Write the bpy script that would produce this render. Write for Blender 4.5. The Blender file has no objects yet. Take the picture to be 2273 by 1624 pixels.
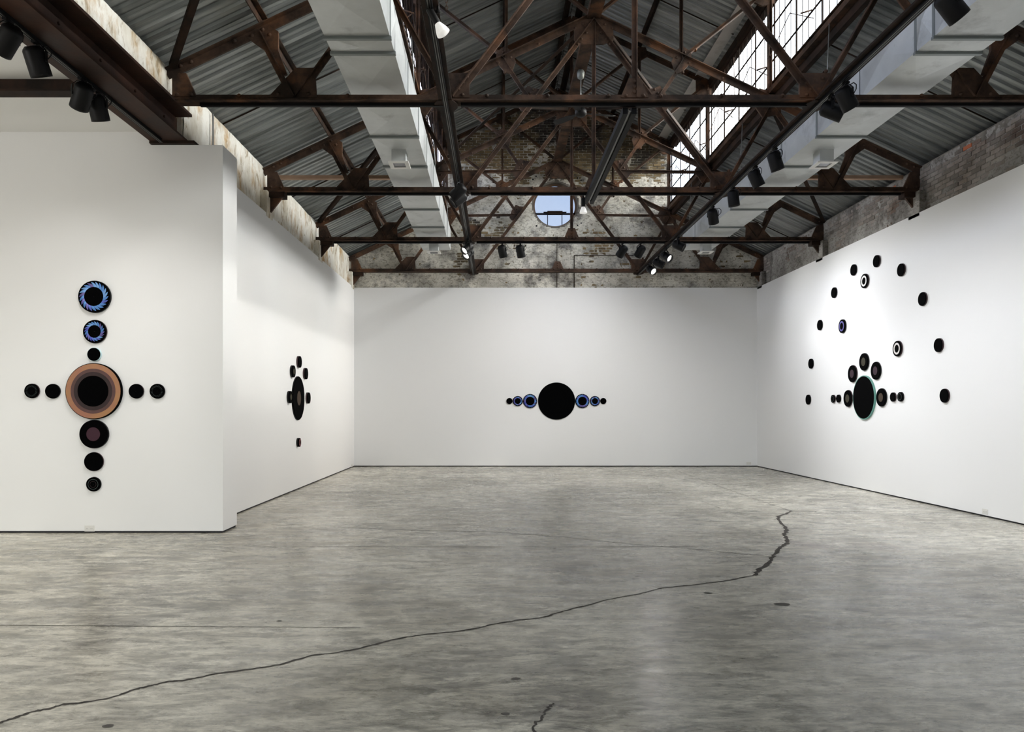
import bpy, bmesh, math, random
from mathutils import Vector, Matrix, noise
random.seed(7)
C = bpy.context.scene.collection
PI = math.pi

# ------------------------------------------------------------------ camera
FPX, VX, VY, EYE = 1660.0, 1100.0, 907.0, 1.5      # focal length and vanishing point of a 2273x1624 frame
cam_d = bpy.data.cameras.new('camera')
cam = bpy.data.objects.new('camera', cam_d); C.objects.link(cam)
cam.location = (0, 0, EYE); cam.rotation_euler = (PI/2, 0, 0)
cam_d.sensor_width = 36; cam_d.lens = FPX/2273*36
cam_d.shift_x = (1136.5-VX)/2273; cam_d.shift_y = (VY-812)/2273
cam_d.clip_start = .05; cam_d.clip_end = 500
bpy.context.scene.camera = cam

# ------------------------------------------------------------------ world
SKY_STRENGTH = 1.85
world = bpy.data.worlds.new('world'); bpy.context.scene.world = world
world.use_nodes = True
nt = world.node_tree; nt.nodes.clear()
wo = nt.nodes.new('ShaderNodeOutputWorld'); bg = nt.nodes.new('ShaderNodeBackground')
sky = nt.nodes.new('ShaderNodeTexSky'); sky.sky_type = 'NISHITA'; sky.sun_disc = False
sky.sun_elevation = math.radians(34); sky.sun_rotation = math.radians(90); sky.dust_density = 3.0; sky.altitude = 10
tc = nt.nodes.new('ShaderNodeTexCoord'); nz = nt.nodes.new('ShaderNodeTexNoise'); nz.inputs['Scale'].default_value = 2.2
nz.inputs['Detail'].default_value = 5; nz.inputs['Distortion'].default_value = .8
cr = nt.nodes.new('ShaderNodeValToRGB'); cr.color_ramp.elements[0].position = .40; cr.color_ramp.elements[1].position = .60; cr.color_ramp.elements[0].color = (.12,.12,.12,1)
mx = nt.nodes.new('ShaderNodeMix'); mx.data_type = 'RGBA'
nt.links.new(tc.outputs['Generated'], nz.inputs['Vector']); nt.links.new(nz.outputs['Fac'], cr.inputs[0])
nt.links.new(cr.outputs[0], mx.inputs[0]); nt.links.new(sky.outputs[0], mx.inputs[6])
mul = nt.nodes.new('ShaderNodeVectorMath'); mul.operation = 'MULTIPLY_ADD'      # thin bright cloud: desaturated, a little brighter
bw = nt.nodes.new('ShaderNodeRGBToBW'); nt.links.new(sky.outputs[0], bw.inputs[0])
mul.operation = 'SCALE'; mul.inputs['Scale'].default_value = 1.5
cb = nt.nodes.new('ShaderNodeCombineColor')
for i in range(3): nt.links.new(bw.outputs[0], cb.inputs[i])
nt.links.new(cb.outputs[0], mul.inputs[0]); nt.links.new(mul.outputs[0], mx.inputs[7])
nt.links.new(mx.outputs[2], bg.inputs[0]); bg.inputs[1].default_value = SKY_STRENGTH
nt.links.new(bg.outputs[0], wo.inputs[0])

vs = bpy.context.scene.view_settings
vs.view_transform = 'Standard'; vs.look = 'None'; vs.gamma = 1; vs.use_curve_mapping = False
vs.exposure = -0.3
cy = bpy.context.scene.cycles
cy.adaptive_threshold = .03; cy.max_bounces = 7; cy.diffuse_bounces = 5; cy.glossy_bounces = 3; cy.transparent_max_bounces = 12
cy.sample_clamp_indirect = 6; cy.caustics_reflective = False; cy.caustics_refractive = False
SPOT_W = 150.0

# ------------------------------------------------------------------ key dimensions
XL, XR, YB = -3.68, 6.80, 19.45            # faces of the white walls
ML, MR, MB = -3.80, 6.92, 19.53            # faces of the old masonry
CX = 1.6                                   # centre line of the roof
ZT = 4.65                                  # top of the white walls
TR = [8.62, 12.2, 15.75, 19.3]             # trusses
Y0 = -4.0                                  # near end of the hall
SL = .4717
WZ0, WZ1 = 6.86, 8.25                      # clerestory glass
def roof_z(x):
    x = CX - abs(x-CX)
    if x < -1.32: return 5.46 + SL*(x-ML)
    return 8.44 + .47*(x+1.32)

def portal(name, loc, rot, sx, sy):
    l = bpy.data.lights.new(name, 'AREA'); l.shape = 'RECTANGLE'; l.size = sx; l.size_y = sy
    l.cycles.is_portal = True
    o = bpy.data.objects.new(name, l); C.objects.link(o); o.location = loc; o.rotation_euler = rot
    return o
ymid, ylen = (Y0+19.5)/2, 19.5-Y0
portal('window_portal', (4.62, ymid, (WZ0+WZ1)/2), (0, PI/2, 0), WZ1-WZ0, ylen)
portal('window_portal', (-1.42, ymid, (WZ0+WZ1)/2), (0, -PI/2, 0), WZ1-WZ0, ylen)
portal('window_portal', (1.56, 19.8, 6.83), (-PI/2, 0, 0), 1.2, 1.2)
portal('window_portal', (1.6, Y0-.12, 2.3), (PI/2, 0, 0), 8.4, 4.0)

# ------------------------------------------------------------------ materials
MATS = {}
def mat(name, col=(.5,.5,.5), rough=.6, metal=0, col2=None, scale=5, detail=6, stretch=None, lo=.35, hi=.65, bump=0, bscale=None,
        coord='Generated', rnd=0, spec=.5, col3=None, s3=1.5, lo3=.5, hi3=.62, rough2=None, emit=None, estr=0, bdist=.01, mark=None, courses=None):
    m = bpy.data.materials.new(name); m.use_nodes = True; MATS[name] = m
    n = m.node_tree.nodes; L = m.node_tree.links; b = n['Principled BSDF']
    b.inputs['Roughness'].default_value = rough; b.inputs['Metallic'].default_value = metal
    b.inputs['Specular IOR Level'].default_value = spec
    b.inputs['Base Color'].default_value = (*col, 1)
    if emit: b.inputs['Emission Color'].default_value = (*emit, 1); b.inputs['Emission Strength'].default_value = estr
    if col2 is None and not rnd and not bump: return m
    geo = n.new('ShaderNodeNewGeometry')
    mp = n.new('ShaderNodeMapping'); L.new(geo.outputs['Position'], mp.inputs[0])
    if stretch: mp.inputs['Scale'].default_value = stretch
    out = None
    if col2 is not None:
        t = n.new('ShaderNodeTexNoise'); t.inputs['Scale'].default_value = scale; t.inputs['Detail'].default_value = detail
        t.inputs['Roughness'].default_value = .62
        L.new(mp.outputs[0], t.inputs['Vector'])
        r = n.new('ShaderNodeValToRGB'); r.color_ramp.elements[0].position = lo; r.color_ramp.elements[1].position = hi
        r.color_ramp.elements[0].color = (*col, 1); r.color_ramp.elements[1].color = (*col2, 1)
        L.new(t.outputs['Fac'], r.inputs[0]); out = r.outputs[0]
        if rough2 is not None:
            mr = n.new('ShaderNodeMapRange'); mr.inputs[1].default_value = lo; mr.inputs[2].default_value = hi
            mr.inputs[3].default_value = rough; mr.inputs[4].default_value = rough2
            L.new(t.outputs['Fac'], mr.inputs[0]); L.new(mr.outputs[0], b.inputs['Roughness'])
    if col3 is not None:
        t3 = n.new('ShaderNodeTexNoise'); t3.inputs['Scale'].default_value = s3; t3.inputs['Detail'].default_value = 8
        t3.inputs['Roughness'].default_value = .65
        L.new(mp.outputs[0], t3.inputs['Vector'])
        r3 = n.new('ShaderNodeValToRGB'); r3.color_ramp.elements[0].position = lo3; r3.color_ramp.elements[1].position = hi3
        L.new(t3.outputs['Fac'], r3.inputs[0])
        mm = n.new('ShaderNodeMix'); mm.data_type = 'RGBA'; L.new(r3.outputs[0], mm.inputs[0])
        if out: L.new(out, mm.inputs[6])
        else: mm.inputs[6].default_value = (*col, 1)
        mm.inputs[7].default_value = (*col3, 1); out = mm.outputs[2]
    if mark:
        msc, mlo, mhi, mcol_, mst = mark
        mp2 = n.new('ShaderNodeMapping'); mp2.inputs['Scale'].default_value = mst; L.new(geo.outputs['Position'], mp2.inputs[0])
        t4 = n.new('ShaderNodeTexNoise'); t4.inputs['Scale'].default_value = msc; t4.inputs['Detail'].default_value = 9
        t4.inputs['Roughness'].default_value = .7; t4.inputs['Distortion'].default_value = .8
        L.new(mp2.outputs[0], t4.inputs['Vector'])
        r4 = n.new('ShaderNodeValToRGB'); r4.color_ramp.elements[0].position = mlo; r4.color_ramp.elements[1].position = mhi
        r4.color_ramp.elements[0].color = (*mcol_, 1); r4.color_ramp.elements[1].color = (1,1,1,1)
        L.new(t4.outputs['Fac'], r4.inputs[0])
        m4 = n.new('ShaderNodeMix'); m4.data_type = 'RGBA'; m4.blend_type = 'MULTIPLY'; m4.inputs[0].default_value = 1
        if out: L.new(out, m4.inputs[6])
        else: m4.inputs[6].default_value = (*col, 1)
        L.new(r4.outputs[0], m4.inputs[7]); out = m4.outputs[2]
    if rnd:
        oi = n.new('ShaderNodeObjectInfo'); ad = n.new('ShaderNodeMath'); ad.operation = 'ADD'
        L.new(oi.outputs['Random'], ad.inputs[0]); L.new(geo.outputs['Random Per Island'], ad.inputs[1])
        fr = n.new('ShaderNodeMath'); fr.operation = 'FRACT'; L.new(ad.outputs[0], fr.inputs[0])
        mr = n.new('ShaderNodeMapRange'); mr.inputs[3].default_value = 1-rnd; mr.inputs[4].default_value = 1+rnd
        L.new(fr.outputs[0], mr.inputs[0])
        sc = n.new('ShaderNodeVectorMath'); sc.operation = 'SCALE'
        if out: L.new(out, sc.inputs[0])
        else: sc.inputs[0].default_value = col
        L.new(mr.outputs[0], sc.inputs['Scale']); out = sc.outputs[0]
    if out: L.new(out, b.inputs['Base Color'])
    if bump:
        t = n.new('ShaderNodeTexNoise'); t.inputs['Scale'].default_value = bscale or scale*3; t.inputs['Detail'].default_value = 5
        L.new(mp.outputs[0], t.inputs['Vector'])
        bp = n.new('ShaderNodeBump'); bp.inputs['Strength'].default_value = bump; bp.inputs['Distance'].default_value = bdist
        L.new(t.outputs['Fac'], bp.inputs['Height']); L.new(bp.outputs[0], b.inputs['Normal'])
        if courses:      # brick courses telling through the thin plaster: relief only
            sx = n.new('ShaderNodeSeparateXYZ'); L.new(geo.outputs['Position'], sx.inputs[0])
            cx_ = n.new('ShaderNodeCombineXYZ'); L.new(sx.outputs[courses], cx_.inputs[0]); L.new(sx.outputs['Z'], cx_.inputs[1])
            bt_ = n.new('ShaderNodeTexBrick'); L.new(cx_.outputs[0], bt_.inputs['Vector'])
            bt_.inputs['Scale'].default_value = 1; bt_.inputs['Brick Width'].default_value = .205; bt_.inputs['Row Height'].default_value = .068
            bt_.inputs['Mortar Size'].default_value = .009; bt_.inputs['Mortar Smooth'].default_value = .6
            bp2 = n.new('ShaderNodeBump'); bp2.invert = True; bp2.inputs['Strength'].default_value = .55; bp2.inputs['Distance'].default_value = .008
            L.new(bt_.outputs['Fac'], bp2.inputs['Height']); L.new(bp.outputs[0], bp2.inputs['Normal']); L.new(bp2.outputs[0], b.inputs['Normal'])
    return m

M_white = mat('white_paint', (.86,.86,.86), rough=.55, bump=.04, bscale=30, spec=.3)
M_ceil = mat('ceiling_paint', (.86,.86,.85), rough=.7)
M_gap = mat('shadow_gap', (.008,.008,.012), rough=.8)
M_rust = mat('rusted_steel', (.022,.014,.010), rough=.72, spec=.25, col2=(.118,.068,.045), scale=3.2, lo=.38, hi=.72, bump=.5, bscale=28, bdist=.006, col3=(.19,.085,.04), s3=1.3, lo3=.54, hi3=.74, rnd=.12)
M_rustdark = mat('dark_steel', (.010,.006,.004), rough=.75, spec=.2, col2=(.040,.020,.012), scale=3, lo=.4, hi=.75, bump=.3, bscale=20, bdist=.005)
M_lintel = mat('lintel_steel', (.022,.010,.006), rough=.6, spec=.25, col2=(.07,.030,.018), scale=1.6, lo=.4, hi=.7, bump=.4, bscale=20, bdist=.005, rough2=.7)
M_sheet = mat('galvanised_sheet', (.20,.215,.215), rough=.42, metal=.75, col2=(.42,.44,.435), scale=1.3, stretch=(.35,5,.35), lo=.38, hi=.66, rnd=.16, rough2=.5)
M_duct = mat('duct_metal', (.50,.52,.52), rough=.42, metal=.4, col2=(.64,.66,.66), scale=1.4, lo=.35, hi=.68, rough2=.55, col3=(.36,.37,.37), s3=2.2, lo3=.55, hi3=.72)
M_ductseam = mat('duct_flange', (.22,.24,.24), rough=.5, metal=.5)
M_black = mat('black_metal', (.004,.004,.0045), rough=.5, spec=.22)
M_track = mat('track_black', (.003,.003,.0035), rough=.6, spec=.15)
M_groove = mat('track_contact', (.16,.16,.15), rough=.35, metal=.8)
M_mortar = mat('mortar', (.11,.10,.085), rough=.9, col2=(.22,.20,.175), scale=4, bump=.5, bscale=30, bdist=.01)
M_brick = mat('brick', (.14,.095,.05), rough=.88, col2=(.34,.26,.13), scale=.9, lo=.35, hi=.65, rnd=.38, bump=.6, bscale=30, bdist=.008, col3=(.045,.038,.032), s3=.9, lo3=.45, hi3=.60)
M_brickr = mat('brick_right', (.18,.15,.125), rough=.88, col2=(.34,.31,.29), scale=1.4, lo=.35, hi=.65, rnd=.34, bump=.6, bscale=30, bdist=.008, col3=(.13,.09,.07), s3=1.2)
M_brickred = mat('brick_red', (.42,.13,.06), rough=.9)
M_plB = mat('plaster_back', (.38,.36,.31), rough=.88, col2=(.80,.77,.69), scale=1.3, lo=.34, hi=.62, detail=9, bump=.7, bscale=14, bdist=.02, col3=(.17,.16,.15), s3=1.7, lo3=.50, hi3=.64, mark=(15,.38,.50,(.42,.40,.36),(.8,1,1.5)), courses='X')
M_plL = mat('plaster_left', (.60,.55,.45), rough=.85, col2=(.84,.82,.76), scale=1.6, stretch=(1,1,.6), lo=.36, hi=.55, detail=9, bump=.6, bscale=12, bdist=.02, col3=(.46,.28,.09), s3=2.6, lo3=.52, hi3=.68, mark=(6,.38,.47,(.55,.48,.38),(1,1,.45)))
M_plR = mat('plaster_right', (.22,.21,.195), rough=.88, col2=(.42,.405,.38), scale=1.6, lo=.36, hi=.64, detail=9, bump=.6, bscale=14, bdist=.02, col3=(.12,.11,.10), s3=1.8, lo3=.52, hi3=.68, mark=(14,.38,.50,(.45,.42,.40),(1,.8,1.5)), courses='Y')
M_plate = mat('outlet_plate', (.74,.73,.70), rough=.4)
M_slot = mat('outlet_slot', (.25,.24,.23), rough=.5)
M_cable = mat('cable', (.35,.36,.36), rough=.4, metal=.6)
M_wood = mat('strut_wood', (.32,.20,.13), rough=.7, col2=(.42,.28,.19), scale=3)
M_discblk = mat('disc_black', (.001,.001,.0012), rough=.9, spec=.03)
M_lens = mat('lamp_lens', (1,1,1), rough=.3, emit=(1,.95,.86), estr=14)
M_lensdim = mat('lamp_glass', (.04,.04,.05), rough=.15)
M_bulb = mat('bulb_glass', (.85,.85,.83), rough=.25, emit=(1,.97,.92), estr=.5)

def glass(name, tint, gl=.06):
    m = bpy.data.materials.new(name); m.use_nodes = True; n = m.node_tree.nodes; L = m.node_tree.links; n.clear()
    o = n.new('ShaderNodeOutputMaterial'); t = n.new('ShaderNodeBsdfTransparent'); g = n.new('ShaderNodeBsdfGlossy'); x = n.new('ShaderNodeMixShader')
    t.inputs[0].default_value = (*tint, 1); g.inputs[0].default_value = (.8,.85,.9,1); g.inputs['Roughness'].default_value = .08
    x.inputs[0].default_value = gl; L.new(t.outputs[0], x.inputs[1]); L.new(g.outputs[0], x.inputs[2]); L.new(x.outputs[0], o.inputs[0])
    return m
M_glass = glass('clerestory_glass', (.93,.94,.93))
M_glassL = glass('clerestory_glass_dusty', (.86,.86,.90), .03)
M_glassO = glass('oculus_glass', (.355,.373,.405))

def concrete():
    m = bpy.data.materials.new('polished_concrete'); m.use_nodes = True
    n = m.node_tree.nodes; L = m.node_tree.links; b = n['Principled BSDF']
    geo = n.new('ShaderNodeNewGeometry')
    def nz(scale, detail, st=(1,1,1), rough=.6, dist=0):
        mp = n.new('ShaderNodeMapping'); mp.inputs['Scale'].default_value = st; L.new(geo.outputs['Position'], mp.inputs[0])
        t = n.new('ShaderNodeTexNoise'); t.inputs['Scale'].default_value = scale; t.inputs['Detail'].default_value = detail
        t.inputs['Roughness'].default_value = rough; t.inputs['Distortion'].default_value = dist
        L.new(mp.outputs[0], t.inputs['Vector']); return t.outputs['Fac']
    def ramp(s, p0, c0, p1, c1):
        r = n.new('ShaderNodeValToRGB'); e = r.color_ramp.elements; e[0].position = p0; e[1].position = p1
        e[0].color = (*c0, 1); e[1].color = (*c1, 1); L.new(s, r.inputs[0]); return r.outputs[0]
    def mixc(f, a, c, mode='MIX'):
        x = n.new('ShaderNodeMix'); x.data_type = 'RGBA'; x.blend_type = mode
        if hasattr(f, 'node'): L.new(f, x.inputs[0])
        else: x.inputs[0].default_value = f
        L.new(a, x.inputs[6])
        if hasattr(c, 'node'): L.new(c, x.inputs[7])
        else: x.inputs[7].default_value = (*c, 1)
        return x.outputs[2]
    base = ramp(nz(.55, 8, rough=.6), .36, (.36,.335,.27), .66, (.68,.65,.555))
    fine = ramp(nz(6, 10, (.6,1.6,1), .75, .5), .41, (.58,.58,.57), .57, (1.24,1.24,1.24))
    c = mixc(1, base, fine, 'MULTIPLY')
    scuff = ramp(nz(2.6, 12, (.55,1.7,1), .82, 1.1), .47, (.50,.50,.51), .535, (1,1,1))
    patch = ramp(nz(.42, 4), .40, (0,0,0), .60, (1,1,1))
    x = n.new('ShaderNodeMix'); x.data_type = 'RGBA'; x.inputs[6].default_value = (1,1,1,1); L.new(patch, x.inputs[0]); L.new(scuff, x.inputs[7])
    c = mixc(1, c, x.outputs[2], 'MULTIPLY')
    pink = ramp(nz(.38, 5, (1,1,1), .6), .60, (0,0,0), .72, (.5,.5,.5))
    c = mixc(pink, c, (.30,.24,.235))
    speck = ramp(nz(22, 8, (.55,1.6,1), .75, .6), .40, (.70,.70,.69), .50, (1.04,1.04,1.04))
    c = mixc(1, c, speck, 'MULTIPLY')
    L.new(c, b.inputs['Base Color'])
    mr = n.new('ShaderNodeMapRange'); mr.inputs[1].default_value = .35; mr.inputs[2].default_value = .65
    mr.inputs[3].default_value = .20; mr.inputs[4].default_value = .36
    L.new(nz(3.0, 8, (.7,1.3,1), .7), mr.inputs[0]); L.new(mr.outputs[0], b.inputs['Roughness'])
    b.inputs['Specular IOR Level'].default_value = .55
    bp = n.new('ShaderNodeBump'); bp.inputs['Strength'].default_value = .12; bp.inputs['Distance'].default_value = .01
    L.new(nz(9, 6), bp.inputs['Height']); L.new(bp.outputs[0], b.inputs['Normal'])
    return m
M_floor = concrete()
M_crack = mat('crack_dark', (.05,.046,.04), rough=.9, col2=(.11,.10,.09), scale=12, spec=.1)
M_joint = mat('joint_line', (.12,.112,.10), rough=.8, spec=.2)

# ------------------------------------------------------------------ helpers
def link(name, me, m=None, parent=None, label=None, cat=None, group=None, kind=None, loc=None):
    o = bpy.data.objects.new(name, me); C.objects.link(o)
    if m and me and not me.materials: me.materials.append(m)
    if parent: o.parent = parent
    if loc: o.location = loc
    tag(o, label, cat, group, kind); return o
def tag(o, label=None, cat=None, group=None, kind=None):
    for k, v in (('label', label), ('category', cat), ('group', group), ('kind', kind)):
        if v: o[k] = v
    return o
def empty(name, loc=(0,0,0), **k):
    o = bpy.data.objects.new(name, None); C.objects.link(o); o.location = loc; o.empty_display_size = .1
    return tag(o, **k)
class B:
    def __init__(s): s.v = []; s.f = []; s.sm = []
    def add(s, vs, fs, smooth=False):
        k = len(s.v); s.v += [tuple(v) for v in vs]; s.f += [tuple(i+k for i in f) for f in fs]; s.sm += [smooth]*len(fs); return s
    def box(s, x0, x1, y0, y1, z0, z1):
        return s.add([(x0,y0,z0),(x1,y0,z0),(x1,y1,z0),(x0,y1,z0),(x0,y0,z1),(x1,y0,z1),(x1,y1,z1),(x0,y1,z1)],
                     [(0,3,2,1),(4,5,6,7),(0,1,5,4),(1,2,6,5),(2,3,7,6),(3,0,4,7)])
    def prism(s, poly, a0, a1, ax='y'):
        n = len(poly)
        f = {'y': lambda p, a: (p[0], a, p[1]), 'x': lambda p, a: (a, p[0], p[1]), 'z': lambda p, a: (p[0], p[1], a)}[ax]
        return s.add([f(p, a0) for p in poly]+[f(p, a1) for p in poly],
                     [tuple(range(n)), tuple(range(2*n-1, n-1, -1))]+[(i, i+n, (i+1) % n+n, (i+1) % n) for i in range(n)])
    def cyl(s, p, q, r0, r1=None, n=12, cap=True, smooth=True):
        p, q = Vector(p), Vector(q); r1 = r0 if r1 is None else r1
        d = (q-p).normalized(); u = d.orthogonal().normalized(); w = d.cross(u)
        vs = [p+(u*math.cos(2*PI*i/n)+w*math.sin(2*PI*i/n))*r0 for i in range(n)]+[q+(u*math.cos(2*PI*i/n)+w*math.sin(2*PI*i/n))*r1 for i in range(n)]
        s.add(vs, [(i, (i+1) % n, (i+1) % n+n, i+n) for i in range(n)], smooth)
        if cap: s.add(vs, [tuple(range(n-1, -1, -1)), tuple(range(n, 2*n))])
        return s
    def tube(s, pts, r, n=6):
        for a, b_ in zip(pts, pts[1:]): s.cyl(a, b_, r, n=n)
        return s
    def lathe(s, prof, n=24, M=None, smooth=True):
        vs = []
        for (r, z) in prof:
            for i in range(n):
                v = Vector((r*math.cos(2*PI*i/n), r*math.sin(2*PI*i/n), z)); vs.append(M @ v if M else v)
        fs = [(j*n+i, j*n+(i+1) % n, (j+1)*n+(i+1) % n, (j+1)*n+i) for j in range(len(prof)-1) for i in range(n)]
        return s.add(vs, fs, smooth)
    def obox(s, c, u, v, w, a, b_, h):
        c, u, v, w = Vector(c), Vector(u), Vector(v), Vector(w); P = []
        for k in (-h, h):
            for (i, j) in ((-a,-b_),(a,-b_),(a,b_),(-a,b_)): P.append(c+u*i+v*j+w*k)
        return s.add(P, [(0,3,2,1),(4,5,6,7),(0,1,5,4),(1,2,6,5),(2,3,7,6),(3,0,4,7)])
    def mesh(s, name):
        me = bpy.data.meshes.new(name); me.from_pydata(s.v, [], s.f)
        me.polygons.foreach_set('use_smooth', s.sm)
        bm = bmesh.new(); bm.from_mesh(me); bmesh.ops.remove_doubles(bm, verts=bm.verts, dist=1e-5)
        bmesh.ops.recalc_face_normals(bm, faces=bm.faces); bm.to_mesh(me); bm.free(); me.update(); return me
    def build(s, name, m, parent=None, **k): return link(name, s.mesh(name), m, parent, **k)
def px(x, y, D): return Vector(((x-VX)*D/FPX, D, EYE+(VY-y)*D/FPX))
def on_floor(x, y):
    D = EYE*FPX/(y-VY); return Vector(((x-VX)*D/FPX, D, 0))

# ------------------------------------------------------------------ floor
fl = B().box(-12, MR+.3, Y0-.3, 19.9, -.3, 0).build('floor', M_floor, kind='structure', label='worn grey polished concrete floor')
def ribbon(pts, w, name, m, z=.0015, jit=0.0, n=6):
    P = [on_floor(*p) for p in pts]; Q = []
    for a, b_ in zip(P, P[1:]):
        for k in range(n):
            t = k/n; q = a.lerp(b_, t); d = (b_-a).normalized(); s = Vector((-d.y, d.x, 0))
            Q.append(q+s*random.uniform(-jit, jit))
    Q.append(P[-1]); vs = []; fs = []
    for i, q in enumerate(Q):
        d = (Q[min(i+1, len(Q)-1)]-Q[max(i-1, 0)]).normalized(); s = Vector((-d.y, d.x, 0))
        ww = w*random.uniform(.6, 1.3); vs += [q+s*ww+Vector((0,0,z)), q-s*ww+Vector((0,0,z))]
        if i: fs.append((2*i-2, 2*i-1, 2*i+1, 2*i))
    return B().add(vs, fs).build(name, m, fl)
ribbon([(-40,1618),(0,1603),(40,1590),(70,1580),(110,1572),(140,1563),(190,1558),(245,1549),(300,1530),(335,1521),(375,1512),(410,1510),(470,1497),(560,1484),(620,1475),(690,1455),(750,1448),(800,1438),(850,1425),(905,1413),(960,1406),(1020,1400),(1060,1393),(1110,1382),(1160,1375),(1205,1370),(1250,1356),(1300,1344),(1350,1330),(1420,1318),(1465,1305),(1550,1297),(1620,1287),(1673,1277)], .0105, 'floor_crack', M_crack, jit=.006)
ribbon([(1673,1277),(1680,1268),(1697,1256),(1714,1240),(1720,1228),(1731,1214),(1745,1205),(1749,1197),(1740,1186),(1748,1176),(1737,1163),(1727,1150),(1727,1146),(1745,1140),(1757,1134)], .022, 'floor_crack', M_crack, jit=.015)
ribbon([(1757,1134),(1690,1112),(1600,1080),(1500,1043)], .006, 'floor_crack', M_joint, jit=.004)
ribbon([(750,1169),(900,1176),(1090,1180),(1250,1191),(1400,1207),(1500,1215),(1600,1224),(1718,1236)], .006, 'floor_crack', M_joint, jit=.004)
ribbon([(1180,1640),(1185,1610),(1200,1595),(1215,1575),(1228,1560)], .007, 'floor_crack', M_crack, jit=.012)
for a in ([(1757,1134),(2115,1136)], [(533,1213),(1550,1213)], [(0,1387),(800,1393)], [(1300,1105),(1545,1107),(1600,1128)]): ribbon(a, .005, 'floor_joint', M_joint, jit=.001, n=3)
sp = B()
for (x, y, r) in ((1737,1341,.055),(1145,1506,.022),(1572,1316,.03),(240,1611,.025),(620,1378,.018),(1122,1584,.02)):
    c = on_floor(x, y); vs = [c+Vector((0,0,.0016))]+[c+Vector((r*1.2*math.cos(a*PI/6)*random.uniform(.8,1.1), r*.8*math.sin(a*PI/6), .0016)) for a in range(12)]
    sp.add(vs, [(0, i+1, (i+1) % 12+1) for i in range(12)])
sp.build('floor_spot', M_joint, fl)

# ------------------------------------------------------------------ white walls
G = .022
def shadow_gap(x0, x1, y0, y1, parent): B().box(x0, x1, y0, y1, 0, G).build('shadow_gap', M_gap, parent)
wb = B().box(XL, XR, YB, YB+.06, G, ZT).build('wall_back', M_white, kind='structure', label='white gallery wall across the far end')
shadow_gap(XL, XR, YB+.012, YB+.05, wb)
wr = B().box(XR, XR+.1, Y0, YB, G, ZT).build('wall_right', M_white, kind='structure', label='long white gallery wall on the right')
shadow_gap(XR+.012, XR+.09, Y0, YB, wr)
wl = B().box(XL-.1, XL, 9.5, YB, G, ZT).build('wall_left', M_white, kind='structure', label='long white gallery wall on the left')
shadow_gap(XL-.09, XL-.012, 9.6, YB, wl)
wp = B().box(-12, -3.30, 9.05, 9.54, G, 4.69).build('wall_partition', M_white, kind='structure', label='thick white wall end at the left, facing the camera')
shadow_gap(-11.9, -3.312, 9.062, 9.53, wp)
B().box(-12, -4.18, 9.052, 9.4, 4.69, 4.86).build('wall_infill', M_white, wp)
sr = B().box(-12, -4.17, Y0, 9.06, 4.85, 5.0).build('ceiling_side_room', M_ceil, kind='structure', label='flat white ceiling of the side room')
B().box(-12.1, -12, Y0, 9.5, 0, 4.85).build('wall_side_room', M_white, kind='structure')
fw = B()                                   # front wall behind the camera; its large window is added for fill daylight
for (a, c, d, e) in ((-12,-11.2,0,5.05),(-4.8,-2.6,0,5.05),(5.8,MR,0,5.05),(-11.2,-4.8,0,5.05),(-2.6,5.8,0,.3),(-2.6,5.8,4.3,5.05)): fw.box(a, c, Y0-.1, Y0, d, e)
fw = fw.build('wall_front', M_white, kind='structure')
for (n_, a, c) in (('fill_window', -2.6, 5.8),):
    wf = B()
    k_ = 5
    for i in range(k_+1): xx_ = a+(c-a)*i/k_; wf.box(xx_-.03, xx_+.03, Y0-.09, Y0-.02, .3, 4.3)
    for z_ in (.32, 2.3, 4.28): wf.box(a, c, Y0-.09, Y0-.02, z_-.03, z_+.03)
    wf = wf.build(n_, M_track, kind='structure', label='large window added as daylight fill behind the viewpoint')
    B().box(a, c, Y0-.06, Y0-.05, .3, 4.3).build('pane', M_glass, wf)

# ------------------------------------------------------------------ masonry
HX, HZ, HR = 1.56, 6.83, .575
def gable(y0, y1, hole):
    zlow = -.1 if hole else 4.9
    b = B(); x = ML-.35; st = .1335
    xs = [ML-.35, ML, -1.36, HX-.7, HX+.7, 4.56, MR, MR+.35]
    g = []
    for a, c in zip(xs, xs[1:]):
        n = max(1, int((c-a)/.2)); g += [a+(c-a)*i/n for i in range(n)]
    g.append(xs[-1])
    for a, c in zip(g, g[1:]):
        za, zc = roof_z(max(a, ML))+.02, roof_z(min(c, MR))+.02
        if abs(za-zc) > .5: za = zc = min(za, zc) if not (-1.4 < a < 4.6 and c < 4.6) else max(za, zc)
        if a >= MR-.01 or c <= ML+.01: za = zc = 5.55
        mid = (a+c)/2
        if hole and HX-.7 < mid < HX+.7:
            b.prism([(a,-.1),(c,-.1),(c,HZ-.7),(a,HZ-.7)], y0, y1); b.prism([(a,HZ+.7),(c,HZ+.7),(c,zc),(a,za)], y0, y1)
        else: b.prism([(a,zlow),(c,zlow),(c,zc),(a,za)], y0, y1)
    if hole:
        n = 64
        def sq(t):
            c, s = math.cos(t), math.sin(t); k = .7/max(abs(c), abs(s)); return (HX+c*k, HZ+s*k)
        for i in range(n):
            t0, t1 = 2*PI*i/n, 2*PI*(i+1)/n
            q = [sq(t0), sq(t1), (HX+HR*math.cos(t1), HZ+HR*math.sin(t1)), (HX+HR*math.cos(t0), HZ+HR*math.sin(t0))]
            b.prism(q, y0, y1)
    return b
mb = gable(MB, MB+.32, True).build('wall_back_masonry', M_mortar, kind='structure', label='old brick gable wall above the white wall with round window')
gable(Y0-.3, Y0, False).build('wall_front_masonry', M_plB, kind='structure')
mr_ = B().box(MR, MR+.3, Y0, MB+.3, -.1, 5.44).build('wall_right_masonry', M_mortar, kind='structure', label='old grey brick wall strip above the right white wall')
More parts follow.
